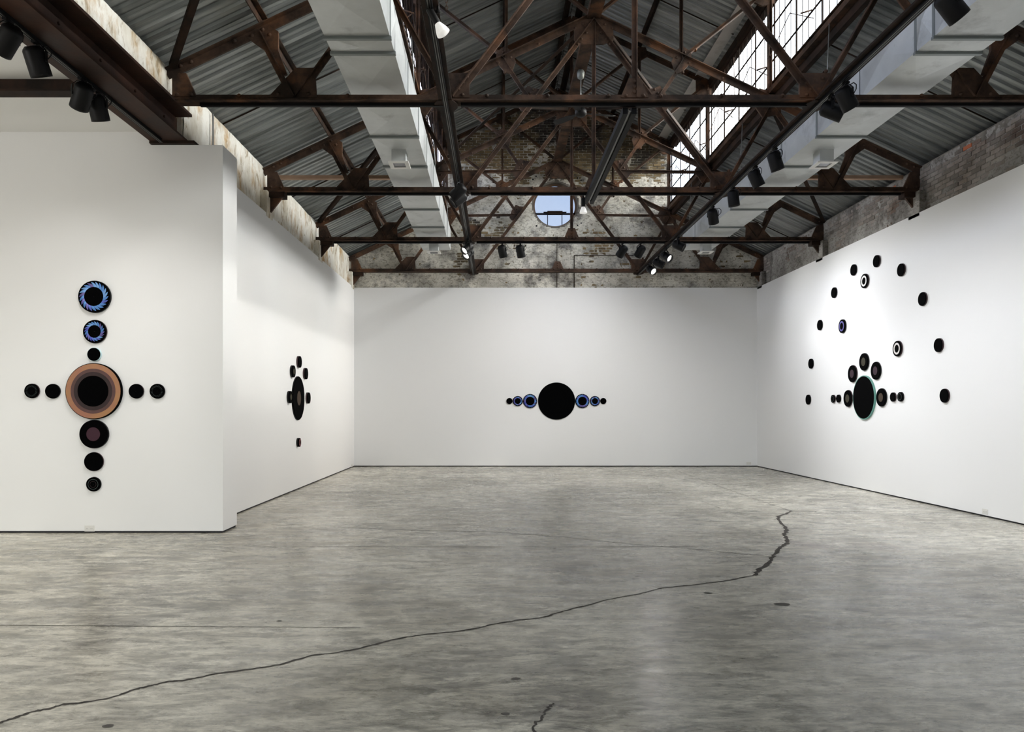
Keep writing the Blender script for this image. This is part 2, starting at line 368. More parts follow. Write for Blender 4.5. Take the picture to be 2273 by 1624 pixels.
ml_ = B().box(ML-.34, ML, Y0, MB+.3, 5.045, 5.44).box(ML-.34, ML, 9.2, MB+.3, -.1, 5.05).box(ML-.34, ML, 9.06, 9.2, 4.69, 5.05).build('wall_left_masonry', M_plL, kind='structure', label='flaking cream plaster strip above the left white wall')

def plaster(parent, frame, u0, u1, v0, v1, res, inside, bias, amp, m, top=None):
    """relief skin over the bricks: real displaced surface that dips behind the bricks where the plaster has fallen"""
    nu, nv = int((u1-u0)/res)+1, int((v1-v0)/res)+1; b = B(); idx = {}
    for j in range(nv+1):
        for i in range(nu+1):
            u, v = u0+(u1-u0)*i/nu, v0+(v1-v0)*j/nv
            if inside(u, v):
                f = noise.fractal(Vector((u*1.1, v*1.1, 3.3+u0)), .9, 2.1, 5)+bias(u, v)
                d = max(-.006, min(.012, f*.02))+.006+amp*noise.noise(Vector((u*9, v*9, 1)))+amp*.6*noise.noise(Vector((u*23, v*23, 7)))
                idx[(i, j)] = len(b.v); b.v.append(tuple(frame(u, v, d)))
    for j in range(nv):
        for i in range(nu):
            k = [(i,j),(i+1,j),(i+1,j+1),(i,j+1)]
            if all(q in idx for q in k): b.f.append(tuple(idx[q] for q in k)); b.sm.append(True)
    me = bpy.data.meshes.new('plaster'); me.from_pydata(b.v, [], b.f); me.polygons.foreach_set('use_smooth', b.sm)
    return link('plaster', me, m, parent)
BW, BH = .205, .068
def bricks(parent, frame, axes, u0, u1, v0, v1, inside, key, m, reds=()):
    L_ = []
    for r in range(int((v1-v0)/BH)+1):
        v = v0+(r+.5)*BH; off = (r % 2)*BW/2
        for c in range(-1, int((u1-u0)/BW)+2):
            u = u0+off+(c+.5)*BW
            if u-BW/2 < u0-.02 or u+BW/2 > u1+.06: continue
            if inside(u-BW/2, v+BH/2) and inside(u+BW/2, v+BH/2) and inside(u-BW/2, v-BH/2) and inside(u+BW/2, v-BH/2):
                L_.append((u, v, random.uniform(.004, .016), random.uniform(-.004, .004)))
    L_.sort(key=key)
    def shape(b, u, v, d):
        w, h = BW/2-.006-random.uniform(0,.003), BH/2-.005-random.uniform(0,.002); k = .004
        q = lambda a, c, dd: frame(u+a, v+c, dd)
        vs = [q(-w,-h,0), q(w,-h,0), q(w,h,0), q(-w,h,0), q(-w+k*.3,-h,d-k), q(w,-h,d-k), q(w,h,d-k), q(-w,h,d-k), q(-w+k,-h+k,d), q(w-k,-h+k,d), q(w-k,h-k,d), q(-w+k,h-k,d)]
        b.add(vs, [(0,1,5,4),(1,2,6,5),(2,3,7,6),(3,0,4,7),(4,5,9,8),(5,6,10,9),(6,7,11,10),(7,4,8,11),(8,9,10,11)])
    variants = []
    o0 = frame(0, 0, 0)
    for k in range(6):
        b = B(); shape(b, 0, 0, .006+.0018*k); b.v = [tuple(Vector(p)-Vector(o0)) for p in b.v]
        me = bpy.data.meshes.new('brick'); me.from_pydata(b.v, [], b.f); me.materials.append(m); variants.append(me)
    redm = variants[3].copy(); redm.materials.clear(); redm.materials.append(M_brickred)
    for i, (u, v, d, t) in enumerate(L_[:300]):
        me = variants[random.randrange(6)]
        if any(abs(u-a) < .11 and abs(v-c) < .035 for a, c in reds): me = redm
        link('brick', me, None, parent, loc=frame(u, v, 0))
    rest = B()
    for (u, v, d, t) in L_[300:]: shape(rest, u, v, d)
    if rest.v:
        me = bpy.data.meshes.new('brick_field'); me.from_pydata(rest.v, [], rest.f)
        link('brick_field', me, m, parent, kind='stuff')
fB = lambda u, v, d: Vector((u, MB-d, v))
fR = lambda u, v, d: Vector((MR-d, u, v))
fL = lambda u, v, d: Vector((ML+d, u, v))
inB = lambda u, v: v < roof_z(u)-.03 and math.hypot(u-HX, v-HZ) > HR+.10 and ML < u < MR
bricks(mb, fB, None, ML+.02, MR-.02, ZT-.02, 9.9, inB, lambda q: abs(q[0]-1.6)*.35+abs(q[1]-8.25), M_brick)
def biasB(u, v):
    b_ = .55-.95*max(0, min(1, (v-7.25)/.5))+.25*max(0, min(1, (abs(u-1.6)-2.2)))
    if v < 5.2: b_ += .2
    return b_
plaster(mb, fB, ML+.01, MR-.01, ZT-.02, 9.8, .033, lambda u, v: v < roof_z(u)-.02 and math.hypot(u-HX, v-HZ) > HR+.02, biasB, .006, M_plB)
inR = lambda u, v: v < 5.39+.03*math.sin(u*5.3)
bricks(mr_, fR, None, 8.6, 19.5, ZT-.03, 5.47, inR, lambda q: q[0], M_brickr, reds=[(9.55,5.36),(10.95,5.33),(12.9,5.3)])
plaster(mr_, fR, 8.6, 19.5, ZT-.03, 5.42, .033, lambda u, v: True, lambda u, v: (.35 if v < 4.95 else -.15)+(.3 if u > 12.3 else -.1), .0035, M_plR)
plaster(ml_, fL, 9.07, 19.5, ZT-.03, 5.44, .033, lambda u, v: True, lambda u, v: .8, .006, M_plL)
plaster(ml_, fL, 5.0, 9.07, 5.05, 5.44, .033, lambda u, v: True, lambda u, v: .8, .006, M_plL)
# brick arch ring round the oculus
def ring_brick():
    b = B(); n = 38
    for i in range(n):
        t0, t1 = 2*PI*(i+.06)/n, 2*PI*(i+.94)/n
        q = [(HX+r*math.cos(t), HZ+r*math.sin(t)) for r, t in ((HR-.004,t0),(HR-.004,t1),(HR+.085,t1),(HR+.085,t0))]
        B().prism(q, MB-.014, MB+.01).build('arch_brick', M_brick, mb)
# bolt holes and stains around the oculus
hb = B()
for (x, y, r) in ((1177,448,.03),(1183,398,.035),(1190,391,.03),(1236,395,.02),(1282,395,.03),(1290,400,.03),(1292,446,.02),(1184,493,.03),(1191,501,.035),(1290,495,.03),(1282,500,.03)):
    c = px(x, y, MB-.02); hb.cyl((c.x, MB-.019, c.z), (c.x, MB+.02, c.z), r*.7, n=7)
hb.build('bolt_hole', M_gap, mb)
B().cyl((2.05,19.49,5.5),(2.05,19.49,4.65),.012).cyl((2.05,19.49,5.5),(3.6,19.49,5.5),.010).build('conduit', M_rustdark, mb)
B().cyl((1.6,19.495,5.9),(1.6,19.495,4.65),.008).build('conduit', M_rustdark, mb)
# pilasters under the truss ends
for D in TR:
    for (x0, x1, par, m) in (((ML, XL+.01, ml_, M_plL),) if D > 9 else ())+((XR+.0, MR, mr_, M_plR),):
        B().box(x0, x1, D-.2, min(D+.12, MB), ZT-.05, 5.01).build('pilaster', m, par)
# steel lintel over the side opening, cross beam in the side room
li = empty('steel_lintel', (-3.9, 0, 4.72), label='big rusted steel beam along the top left, ending on the white wall end', cat='beam')
def lin(b, name, m): o = b.build(name, m, li); o.matrix_parent_inverse = Matrix.Translation((3.9, 0, -4.72)); return o
lin(B().box(-4.16, -3.72, Y0, 9.12, 4.72, 4.745), 'bottom_flange', M_lintel)
lin(B().box(-4.16, -3.66, Y0, 9.02, 5.015, 5.045), 'top_flange', M_lintel)
lin(B().box(-3.90, -3.86, Y0, 9.08, 4.745, 5.015).box(-4.12, -4.08, Y0, 9.08, 4.745, 5.015), 'web', M_lintel)
lin(B().prism([(-3.86,4.745),(-3.80,4.745),(-3.86,4.82)], Y0, 9.08), 'web_fillet', M_lintel)
lin(B().box(-4.16, -3.62, 8.98, 9.3, 4.69, 4.722), 'bearing_plate', M_rustdark)
bt = B()
for y in (5.2, 5.9, 6.6, 7.3, 8.0, 8.7): bt.cyl((-3.87,y,4.9),(-3.84,y,4.9),.016,n=8)
lin(bt, 'rivet', M_lintel)
cb_ = B().box(-12, -4.165, 7.60, 7.62, 4.72, 4.85).box(-12, -4.165, 7.53, 7.69, 4.70, 4.72)
cb_.build('steel_cross_beam', M_rustdark, label='dark steel beam under the side room ceiling, left edge', cat='beam')

# ------------------------------------------------------------------ roof
ceil = empty('ceiling', (0,0,0), kind='structure', label='corrugated metal roof with raised monitor')
def sheet_mesh(L_, W=.9, pitch=.15, h=.028):
    b = B(); n = int(round(W/pitch)); prof = []
    for k in range(n):
        y = k*pitch; prof += [(y, 0), (y+pitch*.46, 0), (y+pitch*.56, h), (y+pitch*.90, h)]
    prof.append((n*pitch+.012, .0))
    N = len(prof); vs = [(0, y, z) for y, z in prof]+[(L_, y, z) for y, z in prof]
    b.add(vs, [(i, i+1, i+1+N, i+N) for i in range(N-1)]); me = bpy.data.meshes.new('roof_sheet'); me.from_pydata(b.v, [], b.f); me.materials.append(M_sheet)
    return me
ang = math.atan(SL); Ls = (2.55)/math.cos(ang)
angm = math.atan(.47); Lm = 3.02/math.cos(angm)
s_side, s_mon = sheet_mesh(Ls), sheet_mesh(Lm)
k = 0
y = Y0-.05
while y < 19.5:
    j = (k % 2)*.004
    for (me, x, z, rz, tilt) in ((s_side, -3.86, roof_z(ML)-.06*SL+.035+j, 0, ang), (s_side, 7.06-0, roof_z(ML)-.06*SL+.035+j, PI, ang),
                                 (s_mon, -1.42, roof_z(-1.3)-.1*.47+.06+j, 0, angm), (s_mon, 4.62, roof_z(-1.3)-.1*.47+.06+j, PI, angm)):
        o = link('roof_sheet', me, None, ceil)
        yy = y if rz == 0 else y+.9
        o.matrix_world = Matrix.Translation((x, yy, z)) @ Matrix.Rotation(rz, 4, 'Z') @ Matrix.Rotation(-tilt, 4, 'Y')
    y += .9; k += 1
# outer roof boards block the daylight above the sheets
def board(xa, za, xb, zb):
    B().prism([(xa,za),(xb,zb),(xb,zb+.05),(xa,za+.05)], Y0-.3, 19.86).build('roof_deck', M_rustdark, ceil)
board(-4.2, roof_z(ML)-.19+.12, -1.36, roof_z(-1.36)+.12); board(2*CX+4.2, roof_z(ML)-.19+.12, 4.56, roof_z(-1.36)+.12)
board(-1.6, roof_z(-1.3)+.12-.13, CX, roof_z(CX)+.13); board(4.8, roof_z(-1.3)+.12-.13, CX, roof_z(CX)+.13)
def angle_run(x, z, s=.09, m=M_rust, name='purlin', y0=Y0, y1=19.5, dx=1):
    B().box(x-.006, x+.006, y0, y1, z-s, z).box(min(x, x+dx*s*.7), max(x, x+dx*s*.7), y0, y1, z-.01, z).build(name, m, ceil)
for sgn in (1, -1):
    X = lambda x: CX+sgn*(x-CX)
    angle_run(X(-2.7), roof_z(-2.7)+.03, .10, dx=sgn); angle_run(X(.15), roof_z(.15)+.05, .10, m=M_rustdark, dx=sgn)
    angle_run(X(1.42), roof_z(1.42)+.04, .16, m=M_rustdark, dx=sgn)
    # eave and curb beams of the monitor
    B().box(min(X(-1.42),X(-1.28)), max(X(-1.42),X(-1.28)), Y0, 19.5, WZ1, WZ1+.17).build('eave_beam', M_rustdark, ceil)
    B().box(min(X(-1.24),X(-1.0)), max(X(-1.24),X(-1.0)), Y0, 19.5, WZ1+.255, WZ1+.262).build('eave_flashing', M_duct, ceil)
    B().box(min(X(-1.42),X(-1.34)), max(X(-1.42),X(-1.34)), Y0, 19.5, 6.5, WZ0).build('curb_beam', M_rustdark, ceil)
    B().box(min(X(-1.34),X(-1.24)), max(X(-1.34),X(-1.24)), Y0, 19.5, 6.62, 6.70).box(min(X(-1.34),X(-1.29)), max(X(-1.34),X(-1.29)), Y0, 19.5, 6.80, 6.815).build('curb_angle', M_rust, ceil)
mids = [6.8]+[(a+b_)/2 for a, b_ in zip(TR, TR[1:])]
for ym in mids:
    for sgn in (1, -1):
        X = lambda x: CX+sgn*(x-CX)
        B().cyl((X(ML),ym,roof_z(ML)-.0),(X(-1.4),ym,roof_z(-1.4)+.0),.011,n=6).build('sag_rod', M_rustdark, ceil)
        B().cyl((X(-1.25),ym,roof_z(-1.25)+.02),(X(1.55),ym,roof_z(1.55)+.02),.011,n=6).build('sag_rod', M_rustdark, ceil)
# roof plane braces
def brace(p, q, parent=None, w=.035):
    p, q = Vector(p), Vector(q); d = (q-p).normalized(); s = d.cross(Vector((0,0,1))).normalized(); u = s.cross(d)
    return B().obox((p+q)/2, d, s, u, (q-p).length/2, w, .005).obox((p+q)/2+u*w*.8+s*w, d, s, u, (q-p).length/2, .005, w*.8).build('roof_brace', M_rustdark, ceil)
for sgn in (1, -1):
    X = lambda x: CX+sgn*(x-CX)
    brace((X(-3.7), TR[0]-.05, 5.40), (X(-1.3), 5.1, 6.5)); brace((X(-3.7), TR[2]-.05, 5.40), (X(-1.3), TR[1]+.05, 6.5))
    brace((X(1.5), TR[1]+.05, 7.8), (X(-1.3), TR[2]-.05, 6.5)); brace((X(-1.3), TR[1]+.05, 6.55), (X(1.5), TR[2]-.05, 7.75))
    brace((X(1.5), TR[0]-.05, 7.8), (X(-1.3), 5.1, 6.5))
# ridge strut joining the truss tops
B().box(CX-.11, CX+.11, Y0, 19.5, 7.86, 7.875).box(CX-.11, CX-.1, Y0, 19.5, 7.875, 7.95).box(CX+.1, CX+.11, Y0, 19.5, 7.875, 7.95).build('ridge_strut', M_rust, ceil)

# ------------------------------------------------------------------ clerestories
def clerestory(name, X, sgn, gm, lab):
    w = empty(name, (X, 0, WZ0), kind='structure', label=lab)
    inv = Matrix.Translation((-X, 0, -WZ0))
    def part(b, n, m, **k): o = b.build(n, m, w, **k); o.matrix_parent_inverse = inv; return o
    edges = []; y = Y0
    bays = [TR[0]-3.58*3, TR[0]-3.58*2, TR[0]-3.58]+TR+[19.5]
    for a, c in zip(bays, bays[1:]):
        n = 4 if c-a > 1 else 1
        for i in range(n): edges.append(a+(c-a)*i/n)
    edges.append(19.5)
    edges = [e for e in edges if e >= Y0-.6]
    rows = [WZ0, 7.21, 7.78, WZ1]
    pane_m = None
    for a, c in zip(edges, edges[1:]):
        for r0, r1 in zip(rows, rows[1:]):
            part(B().box(X-.003, X+.003, a+.012, c-.012, r0+.01, r1-.01), 'pane', gm)
    for e in edges: part(B().box(X-.009, X+.009, e-.016, e+.016, WZ0, WZ1), 'mullion', M_rustdark)
    for z in rows:
        part(B().box(X-.007, X+.007, Y0, 19.5, z-.013, z+.013), 'glazing_bar', M_rustdark)
    b = B()
    for a, c in zip(edges, edges[1:]):
        for i in (1, 2, 3): yy = a+(c-a)*i/4; b.box(X-.004, X+.004, yy-.005, yy+.005, WZ0, WZ1)
    part(b, 'muntin', M_rustdark, kind='stuff')
    # rusty window operating gear hanging inside the glass
    g = B(); xi = X-sgn*.1
    for a, c in zip(edges[::2], edges[2::2]):
        g.tube([(xi, a+.05, WZ0+.1), (xi, (a+c)/2, WZ0+.62), (xi, c-.05, WZ0+.35), (xi, c, WZ0+1.2)], .007)
        g.tube([(X-sgn*.02, a+.3, WZ0+.35), (xi-sgn*.08, a+.3, WZ0+.30)], .012)
    part(g, 'opening_gear', M_rust)
clerestory('window_1', 4.55, 1, M_glass, 'bright clerestory of steel framed panes on the right')
clerestory('window_2', -1.35, -1, M_glassL, 'dusty clerestory seen edge on at the left')
w3 = empty('window_3', (HX, 19.7, HZ), kind='structure', label='round window high in the brick gable')
def p3(b, n, m, **k): o = b.build(n, m, w3, **k); o.matrix_parent_inverse = Matrix.Translation((-HX, -19.7, -HZ)); return o
def seg(z0, z1, x0=-9, x1=9, r=HR-.02):
    pts = []
    for i in range(96):
        t = 2*PI*i/96; x, z = r*math.cos(t), r*math.sin(t); pts.append((HX+max(x0, min(x1, x)), HZ+max(z0, min(z1, z))))
    out = []
    for p in pts:
        if not out or (abs(p[0]-out[-1][0])+abs(p[1]-out[-1][1])) > 1e-4: out.append(p)
    return out
zb = -.20
p3(B().prism(seg(zb, 9), 19.697, 19.703), 'pane', M_glassO)
for x0, x1 in ((-9,-.19),(-.19,.19),(.19,9)): p3(B().prism(seg(-9, zb, x0, x1), 19.697, 19.703), 'pane', M_glassO)
M_bluefr = mat('blue_grey_frame', (.03,.035,.06), rough=.5)
p3(B().box(HX-.54, HX+.54, 19.67, 19.72, HZ+zb-.025, HZ+zb+.02), 'transom', M_bluefr)
for x in (-.19, .19): p3(B().box(HX+x-.01, HX+x+.01, 19.68, 19.72, HZ-.56, HZ+zb), 'mullion', M_bluefr)
p3(B().box(HX-.2, HX+.2, 19.62, 19.70, HZ+zb-.02, HZ+zb+.06).box(HX-.3, HX+.3, 19.60, 19.66, HZ+zb+.015, HZ+zb+.035), 'vent_latch', M_rustdark)
b = B()
for i in range(64):
    t0, t1 = 2*PI*i/64, 2*PI*(i+1)/64
    q = [(HX+r*math.cos(t), HZ+r*math.sin(t)) for r, t in ((HR-.045,t0),(HR-.045,t1),(HR+.0,t1),(HR+.0,t0))]
    b.prism(q, 19.67, 19.73)
p3(b, 'round_frame', mat('oculus_frame', (.16,.10,.07), rough=.6))

# ------------------------------------------------------------------ trusses
def tee(p, q, stem, flange, side=1, t=.012, off=0, ext=0.0):
    """double angle back to back: stem in the truss plane, flange across it; p, q are (x, z)"""
    p, q = Vector((p[0], 0, p[1])), Vector((q[0], 0, q[1])); d = (q-p).normalized(); n = Vector((-d.z, 0, d.x))*side
    c = (p+q)/2; L_ = (q-p).length/2+ext; yv = Vector((0,1,0)); b = B()
    b.obox(c+n*(off+stem/2), d, yv, n, L_, t, stem/2)
    b.obox(c+n*(off+t/2), d, yv, n, L_, flange, t/2)
    return b
CH = 5.06
A_, B_, C_, AP = (-2.7, 5.84), (-1.3, 6.50), (.15, 7.19), (1.6, 7.86)
P1, P2 = (-2.31, CH+.03), (-.5, CH+.03)
D_ = (.60, 6.52)
def mir(p): return (2*CX-p[0], p[1])
def rivets(b, pts, r=.024):
    for (x, z, y) in pts:
        for s in (-1, 1): b.lathe([(r, 0), (r*.8, .012), (r*.35, .019), (.0005, .020)], 8, Matrix.Translation((x, s*y, z)) @ Matrix.Rotation(s*-PI/2 if s > 0 else PI/2, 4, 'X'))
PARTS = []     # (name, mesh)
def tp(name, b, m=M_rust):
    me = b.mesh(name); me.materials.append(m); PARTS.append((name, me))
def poly_plate(pts, y=.020): return B().prism(pts, -y, y)
rv = B()
tp('bottom_chord', B().box(ML, MR, -.012, .012, CH-.04, CH+.055).box(ML, MR, -.085, .085, CH-.04, CH-.026))
for sgn in (0, 1):
    F = mir if sgn else (lambda p: p)
    s = -1 if sgn == 0 else 1
    tp('top_chord', tee(F((-3.78, 5.335)), F((CX, 7.88)), .10, .075, s, off=-.06))
    tp('web_strut', tee(F(A_), F(P1), .065, .05, s)); tp('web_strut', tee(F(P1), F(B_), .065, .05, s))
    tp('web_strut', tee(F(B_), F(P2), .06, .055, s)); tp('web_strut', tee(F(P2), F(AP), .07, .06, s))
    tp('web_strut', tee(F(C_), F(D_), .06, .045, s)); tp('web_strut', tee(F(B_), F(D_), .055, .05, s))
    tp('monitor_post', tee(F((-1.3, 6.45)), F((-1.3, 8.42)), .07, .05, s))
    tp('monitor_post', tee(F((.15, 7.19)), F((.15, 9.06)), .05, .045, s))
    tp('monitor_rafter', tee(F((-1.36, 8.30)), F((CX, 9.70)), .09, .06, s, off=-.05))
    tp('monitor_brace', tee(F(C_), F((-1.25, 8.30)), .055, .045, s)); tp('monitor_brace', tee(F(AP), F((.15, 9.02)), .055, .045, s))
    # gussets
    tp('gusset_plate', poly_plate([F(p) for p in ((-2.62,5.08),(-2.30,5.42),(-2.08,5.42),(-2.06,5.08))]))
    tp('gusset_plate', poly_plate([F(p) for p in ((-2.86,5.77),(-2.60,5.90),(-2.50,5.84),(-2.50,5.62),(-2.40,5.35),(-2.46,5.33),(-2.62,5.60))]))
    tp('gusset_plate', poly_plate([F(p) for p in ((-3.72,5.09),(-3.44,5.09),(-3.56,5.36),(-3.72,5.36))]))
    tp('gusset_plate', poly_plate([F(p) for p in ((-.66,5.08),(-.66,5.36),(-.30,5.36),(-.30,5.08))]))
    tp('gusset_plate', poly_plate([F(p) for p in ((-1.45,6.30),(-1.45,6.62),(-1.1,6.72),(-.98,6.50),(-1.15,6.25))]))
    tp('gusset_plate', poly_plate([F(p) for p in ((.0,7.16),(.02,7.32),(.14,7.40),(.26,7.34),(.33,7.16),(.26,6.96),(.16,6.98))]))
    tp('gusset_plate', poly_plate([F(p) for p in ((.36,6.44),(.42,6.62),(.52,6.76),(.62,6.72),(.78,6.70),(.66,6.50),(.54,6.34),(.42,6.36))]))
    tp('gusset_plate', poly_plate([F(p) for p in ((-.02,8.92),(.04,9.1),(.26,9.12),(.34,8.9),(.2,8.8))]))
    tp('gusset_plate', poly_plate([F(p) for p in ((-1.34,8.1),(-1.34,8.34),(-1.02,8.44),(-1.02,8.12),(-1.14,8.06))]))
    tp('knee_plate', poly_plate([F(p) for p in ((-3.70,5.02),(-3.44,5.02),(-3.47,4.94),(-3.66,4.70),(-3.70,4.70))]))
    tp('bearing_angle', B().box(*sorted((F((-3.74,0))[0], F((-3.42,0))[0])), -.09, .09, CH-.13, CH-.045), M_rustdark)
    R = [(-3.66,5.11),(-3.5,5.11),(-3.62,5.44),(-3.5,5.49),(-3.0,5.73),(-2.8,5.79),(-2.68,5.86),(-2.6,5.80),(-2.95,5.10),(-2.5,5.12),(-2.15,5.12),(-1.7,5.10),(-.62,5.11),(-.38,5.11),(-.1,5.10),(.6,5.10),(1.3,5.10),
         (-.43,5.18),(-.38,5.25),(-.33,5.32),(-.56,5.3),(-.6,5.38),(.05,7.13),(.15,7.19),(.25,7.22),(.7,7.44),(-.5,6.88),(.15,6.98),(.12,7.3),(-.06,7.35),(.5,6.57),(.56,6.64),(.61,6.7),(.44,6.53),(1.3,7.70),(1.42,7.76),(1.48,7.62),(1.4,7.52),(1.34,7.44),
         (-.02,8.96),(.1,9.0),(.22,9.05),(-1.28,8.2),(-1.28,8.3),(-1.1,8.2),(-1.15,6.42),(-1.3,6.5),(-1.2,6.56)]
    rivets(rv, [(*F(p), .020) for p in R])
tp('gusset_plate', poly_plate([(1.28,7.50),(1.28,7.72),(1.45,7.84),(1.75,7.84),(1.92,7.72),(1.92,7.50),(1.76,7.44),(1.44,7.44)]))
tp('gusset_plate', poly_plate([(1.44,5.08),(1.53,5.30),(1.67,5.30),(1.76,5.08)]))
tp('gusset_plate', poly_plate([(1.4,9.45),(1.4,9.6),(1.6,9.68),(1.8,9.6),(1.8,9.45)]))
rivets(rv, [(1.6,5.14,.020),(1.6,5.2,.020),(1.6,5.26,.020),(1.5,5.10,.020),(1.7,5.10,.020)])
tp('king_post', tee((CX, 7.86), (CX, 9.66), .06, .05, 1, off=-.03))
hang = tee((CX, 5.08), (CX, 7.8), .06, .045, 1, off=-.03).mesh('hanger'); hang.materials.append(M_rust)
rvm = rv.mesh('rivet'); rvm.materials.append(M_rust)
trk = B()
for a, c in ((-3.4,-.60),(-.40,3.58),(3.80,6.6)): trk.box(a, c, -.024, .024, CH-.078, CH-.040)
trm = trk.mesh('track'); trm.materials.append(M_track)
tl = ['nearest roof truss, crossing just above the white wall end', 'second roof truss from the camera, bottom bar in front of the round window',
      'third roof truss from the camera, carrying four black spotlights', 'farthest roof truss, close against the brick gable wall']
for i, D in enumerate(TR):
    t = empty('roof_truss', (0, D, 0), label='rusted riveted steel truss, '+tl[i], cat='truss')
    t['label'] = 'rusted steel '+tl[i]
    seen = set()
    for n, me in PARTS:
        if i == 0 and n in ('knee_plate', 'bearing_angle') and n not in seen: seen.add(n); continue   # hidden in the lintel there
        link(n, me, None, t)
    link('rivet', rvm, None, t, kind='stuff')
    if i < 3: link('hanger_bar', hang, None, t); link('track', trm, None, t)

# ------------------------------------------------------------------ lighting beams along the hall
def lbeam(X, y0, y1, lab, w=.075):
    r = empty('lighting_beam', (X, y0, 4.93), label=lab, cat='beam')
    inv = Matrix.Translation((-X, -y0, -4.93))
    def part(b, n, m): o = b.build(n, m, r); o.matrix_parent_inverse = inv
    bb = B().box(X-w, X+w, y0, y1, 4.995, 5.008); e_ = [y0-.1]+TR
    for a, c in zip(e_, e_[1:]):
        if c < y1+.5: bb.box(X-.008, X+.008, a+.1, c-.1, 5.008, 5.085)
    part(bb, 'steel_tee', M_rustdark)
    part(B().box(X-.028, X+.028, y0, y1, 4.96, 4.995), 'track', M_track)
    part(B().box(X-.014, X-.008, y0, y1, 4.9575, 4.961).box(X+.008, X+.014, y0, y1, 4.9575, 4.961), 'contact_strip', M_groove)
    b = B()
    for D in TR:
        if D < y1+.2: b.prism([(X-.13,D-.06),(X-.08,D-.16),(X+.08,D-.16),(X+.13,D-.06),(X+.13,D+.06),(X+.08,D+.16),(X-.08,D+.16),(X-.13,D+.06)], 4.988, 4.995, 'z')
    part(b, 'splice_plate', M_rustdark)
lbeam(-.57, 0, 19.4, 'dark steel lighting beam running down the hall left of centre')
lbeam(3.69, 0, 19.4, 'dark steel lighting beam running down the hall on the right')
# pair of black busway bars between the first two trusses
bw_ = empty('busway', (1.55, TR[0], 4.95), label='black twin bar busway between first two trusses near centre', cat='lighting track')
def bwp(b, n, m): o = b.build(n, m, bw_); o.matrix_parent_inverse = Matrix.Translation((-1.55, -TR[0], -4.95))
bwp(B().box(1.47, 1.53, TR[0]+.02, TR[1]+.25, 4.905, 4.978), 'bar', M_track); bwp(B().box(1.57, 1.63, TR[0]+.02, TR[1]+.25, 4.905, 4.978), 'bar', M_track)
bwp(B().box(1.535, 1.565, TR[0]+.02, TR[1]+.1, 4.93, 4.94), 'cover_strip', M_groove)
# track under the lintel
lt = empty('light_track', (-4.0, 0, 4.70), label='black lighting track under the big left steel beam', cat='lighting track')
def ltp(b, n, m): o = b.build(n, m, lt); o.matrix_parent_inverse = Matrix.Translation((4.0, 0, -4.70))
ltp(B().box(-4.028, -3.972, 0, 8.9, 4.685, 4.718), 'track', M_track); ltp(B().box(-4.014,-4.008,0,8.95,4.6825,4.686).box(-3.992,-3.986,0,8.95,4.6825,4.686), 'contact_strip', M_groove)

